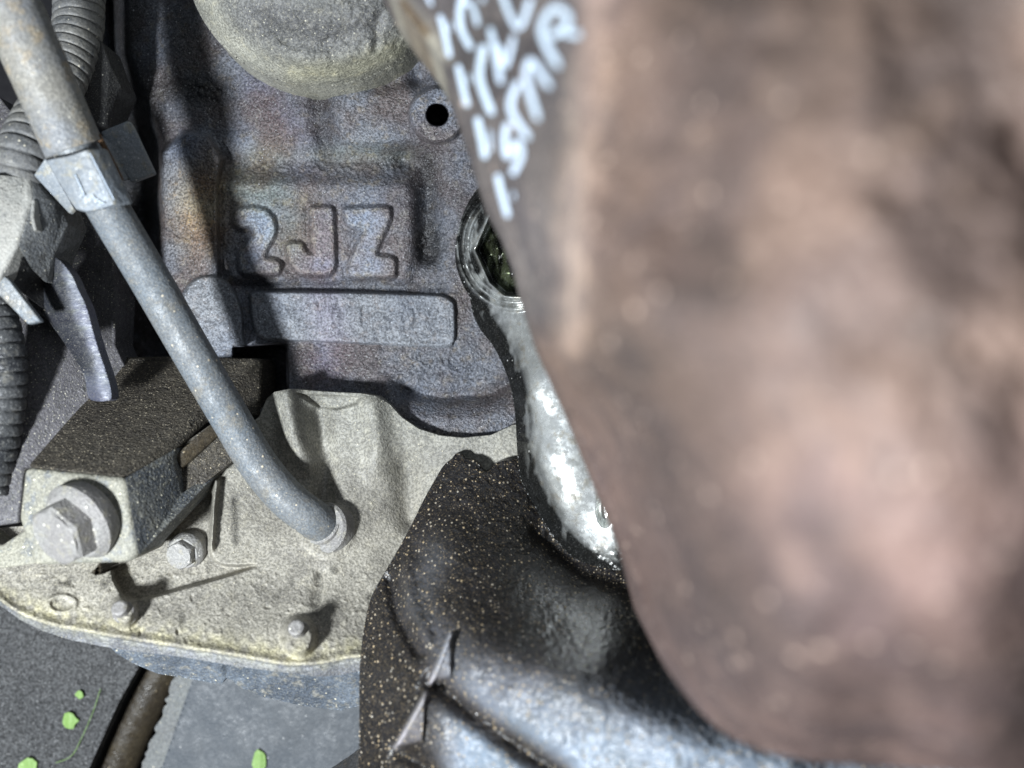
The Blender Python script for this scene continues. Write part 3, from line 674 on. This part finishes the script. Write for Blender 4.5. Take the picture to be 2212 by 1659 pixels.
# ------------------------------------------------------------------ oily arm with ring boss
arm_out = smooth_poly([(1060, 392), (1030, 410), (1003, 455), (986, 515), (984, 565), (998, 612), (1014, 640), (1022, 680), (1040, 715), (1062, 742), (1085, 785), (1104, 840), (1113, 900), (1118, 985), (1126, 1040),
                       (1150, 1085), (1176, 1130), (1205, 1172), (1240, 1205), (1290, 1224), (1345, 1232), (1362, 1215), (1352, 1180), (1450, 1000), (1400, 700), (1330, 450), (1250, 360), (1130, 360)], 4)
arm_base = tps([(990, 540, 12), (1040, 400, 10), (1110, 540, 18), (1250, 540, 22), (1020, 650, 14), (1090, 650, 20), (1060, 745, 14), (1110, 720, 22), (1180, 720, 27), (1110, 880, 20), (1140, 850, 29), (1240, 850, 33), (1120, 1000, 22), (1155, 990, 31),
                (1270, 980, 36), (1160, 1100, 24), (1200, 1090, 32), (1300, 1080, 36), (1240, 1200, 28), (1280, 1170, 33), (1350, 1225, 35), (1450, 950, 42), (1300, 400, 20)])
def arm_h(x, y):
    h = arm_base(x, y)
    e = np.sqrt(((x - 1112) / 128) ** 2 + ((y - 530) / 142) ** 2)
    ring = sm((1.12 - e) / .06) * sm((700 - y) / 30)
    for k, (rr, a) in enumerate(((.97, 1.4), (.87, 1.2), (.79, 1.0))): h = h + a * bump1(e - rr, .028) * ring
    hexi = sd_poly(x, y, [(1085, 440), (1060, 470), (1030, 540), (1060, 608), (1092, 636), (1150, 640), (1200, 560), (1180, 450)])
    h = h - 5 * plateau(hexi, 8) + 1.8 * bump1(np.abs(hexi - 5), 5)
    h = h + plateau(hexi + 14, 20) * (2.5 * bump1(sd_circ(x, y, 1075, 535, 12) + 12, 14) + 0.7 * fbm(x, y, 22, 151))
    rough = np.clip(1 - sd_line(x, y, [(1010, 480), (1000, 600), (1040, 690), (1095, 800), (1118, 900), (1125, 1000), (1160, 1090), (1230, 1190), (1340, 1222)]) / 40, 0, 1)
    h = h + fbm(x, y, 60, 155, 2) * .7 + (.03 + .97 * rough) * fbm(x, y, 11, 161, 2) * .55
    h = h - 4 * plateau(sd_circ(x, y, 1306, 1098, 14, 34), 10)
    return h
def arm_c(x, y):
    rough = np.clip(1.25 - sd_line(x, y, [(1010, 420), (1000, 600), (1040, 690), (1090, 790), (1112, 900), (1122, 1000), (1150, 1080), (1190, 1150), (1260, 1215)]) / 46, 0, 1)
    ring = np.clip(1.2 - np.sqrt((x - 1100) ** 2 + ((y - 530) * .9) ** 2) / 120, 0, 1) * 2
    sdo = -sd_poly(x, y, arm_out)
    edge = np.clip(1.5 - sdo / 26, 0, 1)
    grime = np.clip(np.clip(rough * 1.1 + ring, 0, 1) * np.clip(.8 + 2.4 * fbm(x * 1.6, y * .6, 26, 171, 3), 0, 1) + edge, 0, 1)
    hexi = sd_poly(x, y, [(1085, 440), (1060, 470), (1030, 540), (1060, 608), (1092, 636), (1150, 640), (1200, 560), (1180, 450)])
    ol = plateau(hexi + 4, 8)
    sp = np.clip(fbm(x, y, 8, 181, 2) - .55, 0, 1) * 4
    k = np.clip(1 - .97 * grime - sp * .6, .04, 1)
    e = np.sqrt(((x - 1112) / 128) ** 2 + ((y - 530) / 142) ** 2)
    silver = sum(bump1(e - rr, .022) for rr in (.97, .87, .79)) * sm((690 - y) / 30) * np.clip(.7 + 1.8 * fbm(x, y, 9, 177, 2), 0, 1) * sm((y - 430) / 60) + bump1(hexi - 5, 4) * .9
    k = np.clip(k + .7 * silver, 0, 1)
    k = k * (1 + .5 * bump1(sd_line(x, y, [(1180, 860), (1225, 1010), (1270, 1130), (1300, 1180)]), 60) - .35 * bump1(sd_line(x + 10 * fbm(x, y, 40, 183), y, [(1118, 760), (1150, 900), (1165, 1010), (1215, 1120)]), 8))  # crest brightened in colour to paint its highlight; dark streak beside it
    return k * (1 - .84 * ol), k * (1 - .82 * ol), k * (1 - .90 * ol)
arm = relief('oily_mount_arm', arm_out, arm_h, M['oily'], step=2.1, skirt=14, colfun=arm_c)[0]
tag(arm, 'shiny oily aluminium arm with a grooved ring boss at its upper end', 'arm')

# ------------------------------------------------------------------ rubber boot
boot_out = smooth_poly([(975, 992), (984, 981), (997, 982), (1004, 992), (1022, 994), (1036, 1005), (1044, 1019), (1056, 1017), (1070, 1002), (1092, 994), (1118, 992), (1160, 1000), (1330, 1060), (1500, 1150), (1700, 1300), (2350, 1450), (2350, 1800), (770, 1800),
                        (774, 1659), (776, 1560), (777, 1440), (788, 1345), (804, 1285), (830, 1238), (858, 1190), (888, 1135), (915, 1080), (942, 1032), (958, 1006)], 4)
boot_base = tps([(990, 985, 19), (1100, 1000, 19), (940, 1035, 22), (1050, 1080, 27), (1150, 1120, 25), (870, 1165, 30), (960, 1180, 38), (1080, 1230, 42), (1200, 1210, 30), (1300, 1260, 36), (1400, 1290, 42), (800, 1300, 38), (880, 1310, 46), (1000, 1330, 55), (1150, 1380, 64),
                 (1300, 1420, 74), (1450, 1480, 76), (778, 1450, 46), (850, 1480, 58), (950, 1500, 68), (1100, 1520, 78), (1300, 1560, 86), (1500, 1600, 90), (776, 1650, 50), (860, 1650, 62), (1000, 1650, 74), (1250, 1680, 88), (1700, 1640, 92), (2300, 1660, 96), (2300, 1800, 98), (776, 1790, 52), (1300, 1790, 92)])
def boot_h(x, y):
    h = boot_base(x, y)
    h = h - 3.2 * bump1(sd_line(x, y, [(845, 1255), (862, 1330), (905, 1410)]), 16) + 1.6 * bump1(sd_line(x, y, [(880, 1200), (885, 1290), (925, 1385)]), 16)
    h = h - 6.0 * bump1(sd_line(x, y, [(945, 1478), (1010, 1530), (1090, 1590), (1210, 1670)]), 26)
    h = h - 4.0 * bump1(sd_line(x, y, [(870, 1625), (930, 1660), (980, 1720)]), 22)
    h = h + 4.0 * bump1(sd_line(x, y, [(1040, 1415), (1180, 1462), (1330, 1530), (1500, 1600), (1700, 1640)]), 64)
    h = h + 2.2 * bump1(sd_line(x, y, [(976, 1368), (931, 1474)]) / (.45 + 1.1 * np.clip((y - 1368) / 106, 0, 1)), 5.0) + 2.2 * bump1(sd_line(x, y, [(921, 1498), (856, 1614)]) / (1.5 - 1.0 * np.clip((y - 1498) / 116, 0, 1)), 5.0)
    h = h + 2.5 * plateau(sd_poly(x, y, [(976, 1368), (931, 1474), (975, 1462)]), 10) + 2.5 * plateau(sd_poly(x, y, [(921, 1498), (856, 1614), (915, 1600)]), 10)
    h = h - 3 * bump1(sd_line(x, y, [(1160, 1150), (1250, 1235), (1370, 1275)]), 26)
    h = h + fbm(x, y, 50, 191) * .8 + fbm(x, y, 8, 195, 2) * .35
    return h
def boot_c(x, y):
    dust_sheen = sm((y - 1300 - .12 * (x - 900)) / 290) * np.clip(.95 + .15 * fbm(x, y, 60, 201), 0, 1.3) * sm((x - 900) / 120)  # bluish sheen painted over the dusty lower part
    groove = bump1(sd_line(x, y, [(945, 1478), (1010, 1530), (1090, 1590), (1210, 1670)]), 24) + bump1(sd_line(x, y, [(870, 1625), (930, 1665)]), 22)
    dust_sheen = dust_sheen * np.clip(1 - 1.0 * groove, 0, 1) + .25 * bump1(sd_line(x, y, [(940, 1200), (900, 1300), (960, 1400)]), 40)  # grooves kept out of the sheen, painting their shade
    edge = bump1(sd_line(x, y, [(976, 1368), (931, 1474)]), 5.0) + bump1(sd_line(x, y, [(921, 1498), (856, 1614)]), 5.0) + .35 * plateau(sd_poly(x, y, [(976, 1368), (931, 1474), (970, 1462)]), 10) + .3 * plateau(sd_poly(x, y, [(921, 1498), (856, 1614), (910, 1600)]), 10)  # fold lines and their lit triangles brightened in the colour
    k = 1 + 13 * dust_sheen + 20 * edge
    return k * (1 - .16 * dust_sheen), k * (1 + .08 * dust_sheen), k * (1 + .26 * dust_sheen)
bt = relief('rubber_boot', boot_out, boot_h, M['rubber'], step=3.0, skirt=22, colfun=boot_c)[0]
tag(bt, 'black rubber boot peppered with sandy grit and folded near the bottom', 'rubber boot')

# ------------------------------------------------------------------ rusty housing close to the lens
rust_out = [(835, -30), (878, 30), (930, 92), (956, 140), (978, 200), (1000, 268), (1020, 335), (1042, 405), (1080, 475), (1108, 550), (1130, 640), (1165, 745), (1198, 820), (1232, 895), (1262, 970), (1290, 1040), (1318, 1110), (1345, 1175),
            (1368, 1235), (1388, 1310), (1408, 1385), (1430, 1430), (1462, 1476), (1505, 1532), (1560, 1582), (1640, 1622), (1760, 1646), (1900, 1658), (2100, 1672), (2600, 1700), (2600, -400), (700, -400), (740, -200)]
rust_base = tps([(835, -30, 92), (930, 92, 96), (1000, 268, 98), (1042, 405, 100), (1108, 550, 100), (1165, 745, 98), (1232, 895, 95), (1290, 1040, 92), (1345, 1175, 92), (1388, 1310, 94), (1430, 1430, 98), (1505, 1532, 104), (1640, 1622, 112), (1900, 1658, 122), (2300, 1680, 130),
                 (1300, -50, 150), (1292, 150, 150), (1275, 350, 151), (1250, 550, 150), (1240, 720, 144), (1110, 200, 122), (1150, 420, 124), (1190, 600, 124), (1100, 0, 118),
                 (1330, 900, 132), (1400, 1100, 134), (1470, 1300, 138), (1560, 1440, 144), (1750, 1560, 152), (2100, 1600, 160),
                 (1450, 100, 172), (1450, 500, 176), (1500, 900, 174), (1600, 1200, 174), (1750, 100, 196), (1750, 500, 200), (1800, 900, 200), (1850, 1300, 192), (2200, 200, 206), (2200, 700, 211), (2200, 1200, 206), (1700, -400, 180), (2500, 600, 212), (900, -350, 110)])
def rust_h(x, y):
    h = 300 - (300 - rust_base(x, y)) * .88
    rid = sd_line(x, y, [(1300, -100), (1292, 150), (1272, 350), (1248, 550), (1236, 730)])
    h = h + 2.5 * bump1(rid, 26)
    h = h + fbm(x, y, 170, 211, 3) * 2.2 + fbm(x, y, 40, 215, 3) * .5
    return h
def rust_c(x, y):
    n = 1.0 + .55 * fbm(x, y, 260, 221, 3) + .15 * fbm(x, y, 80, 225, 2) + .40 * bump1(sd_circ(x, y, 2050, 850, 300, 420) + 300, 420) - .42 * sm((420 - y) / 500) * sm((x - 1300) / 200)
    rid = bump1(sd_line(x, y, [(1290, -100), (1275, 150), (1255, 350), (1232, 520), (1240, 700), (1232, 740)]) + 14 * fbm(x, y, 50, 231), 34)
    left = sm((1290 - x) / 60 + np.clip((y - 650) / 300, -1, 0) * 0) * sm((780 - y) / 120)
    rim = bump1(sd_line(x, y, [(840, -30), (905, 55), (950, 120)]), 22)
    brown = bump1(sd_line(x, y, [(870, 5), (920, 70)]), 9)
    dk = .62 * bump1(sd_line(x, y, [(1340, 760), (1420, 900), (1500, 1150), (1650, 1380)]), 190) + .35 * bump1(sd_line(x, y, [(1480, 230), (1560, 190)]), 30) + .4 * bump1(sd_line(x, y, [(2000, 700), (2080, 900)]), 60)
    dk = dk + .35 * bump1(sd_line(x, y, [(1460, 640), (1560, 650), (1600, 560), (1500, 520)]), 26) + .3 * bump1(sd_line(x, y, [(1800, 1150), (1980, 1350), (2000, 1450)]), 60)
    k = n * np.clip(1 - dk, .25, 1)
    r = k * (1 - .40 * left) + 1.5 * rid + 1.2 * rim - 1.2 * brown
    g = k * (1 - .22 * left) + 1.6 * rid + 1.7 * rim - 2.0 * brown
    b = k * (1 - .05 * left) + 1.5 * rid + 1.6 * rim - 2.4 * brown
    warm = sm((y - 700) / 600)
    return np.maximum(r, .05), np.maximum(g * (1 - .03 * warm), .03), np.maximum(b * (1 + .08 * warm), .02)
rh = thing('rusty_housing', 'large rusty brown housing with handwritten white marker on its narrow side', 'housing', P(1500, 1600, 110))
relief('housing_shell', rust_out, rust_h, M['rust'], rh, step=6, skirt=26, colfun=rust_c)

def z2(p): return [(915.9 + a * .29167, b * .29167) for a, b in p]
strokes = [([(118, 110), (150, 230), (190, 425)], 58), ([(195, 160), (202, 232)], 30), ([(250, 480), (280, 620), (322, 790)], 62), ([(330, 545), (346, 620)], 28),
           ([(392, 870), (420, 1000), (452, 1175)], 70), ([(488, 960), (494, 1130)], 30), ([(542, 1290), (565, 1400), (622, 1610)], 64), ([(658, 1420), (664, 1475)], 26),
           ([(300, -60), (268, 60), (275, 210), (352, 362)], 68), ([(300, 20), (360, 40), (400, 190)], 58),
           ([(440, 330), (420, 450), (415, 600), (505, 850)], 74), ([(490, 200), (530, 400), (570, 620)], 66), ([(560, 330), (600, 490), (665, 260)], 52),
           ([(625, 910), (595, 1010), (615, 1160), (690, 1050), (715, 1150), (650, 1295)], 66),
           ([(570, -60), (695, 205), (790, -20)], 62),
           ([(700, 600), (640, 800), (780, 1030)], 66), ([(795, 430), (755, 560), (845, 890)], 66), ([(800, 440), (935, 650)], 70),
           ([(1000, 500), (870, 230), (960, 60), (1060, 110), (1040, 200), (930, 270)], 78), ([(1040, 240), (1160, 255)], 78),
           ([(20, -40), (60, 40)], 40), ([(430, -30), (440, 20)], 40)]
for s, wpx in strokes:
    pts = smooth_poly(z2(s), 5, closed=False); r = wpx * .29167 * .37
    out = []
    T = np.gradient(pts, axis=0); T /= np.linalg.norm(T, axis=1)[:, None] + 1e-9
    Nn = np.stack([-T[:, 1], T[:, 0]], -1)
    co = []; f = []; K = 6
    for i in range(len(pts)):
        rr = r * (1 if 0 < i < len(pts) - 1 else .6)
        for k in range(K + 1):
            u = 2 * k / K - 1
            q = pts[i] + Nn[i] * rr * u
            hh = rust_h(np.array([[q[0]]]), np.array([[q[1]]]))[0, 0] + .35 + .45 * (1 - u * u)
            co.append(tuple(at(q[0], q[1], hh)))
    for i in range(len(pts) - 1):
        for k in range(K):
            a = i * (K + 1) + k; f.append((a, a + 1, a + K + 2, a + K + 1))
    me = bpy.data.meshes.new('marker_stroke'); me.from_pydata(co, [], f)
    link('marker_stroke', me, M['paint'], rh)
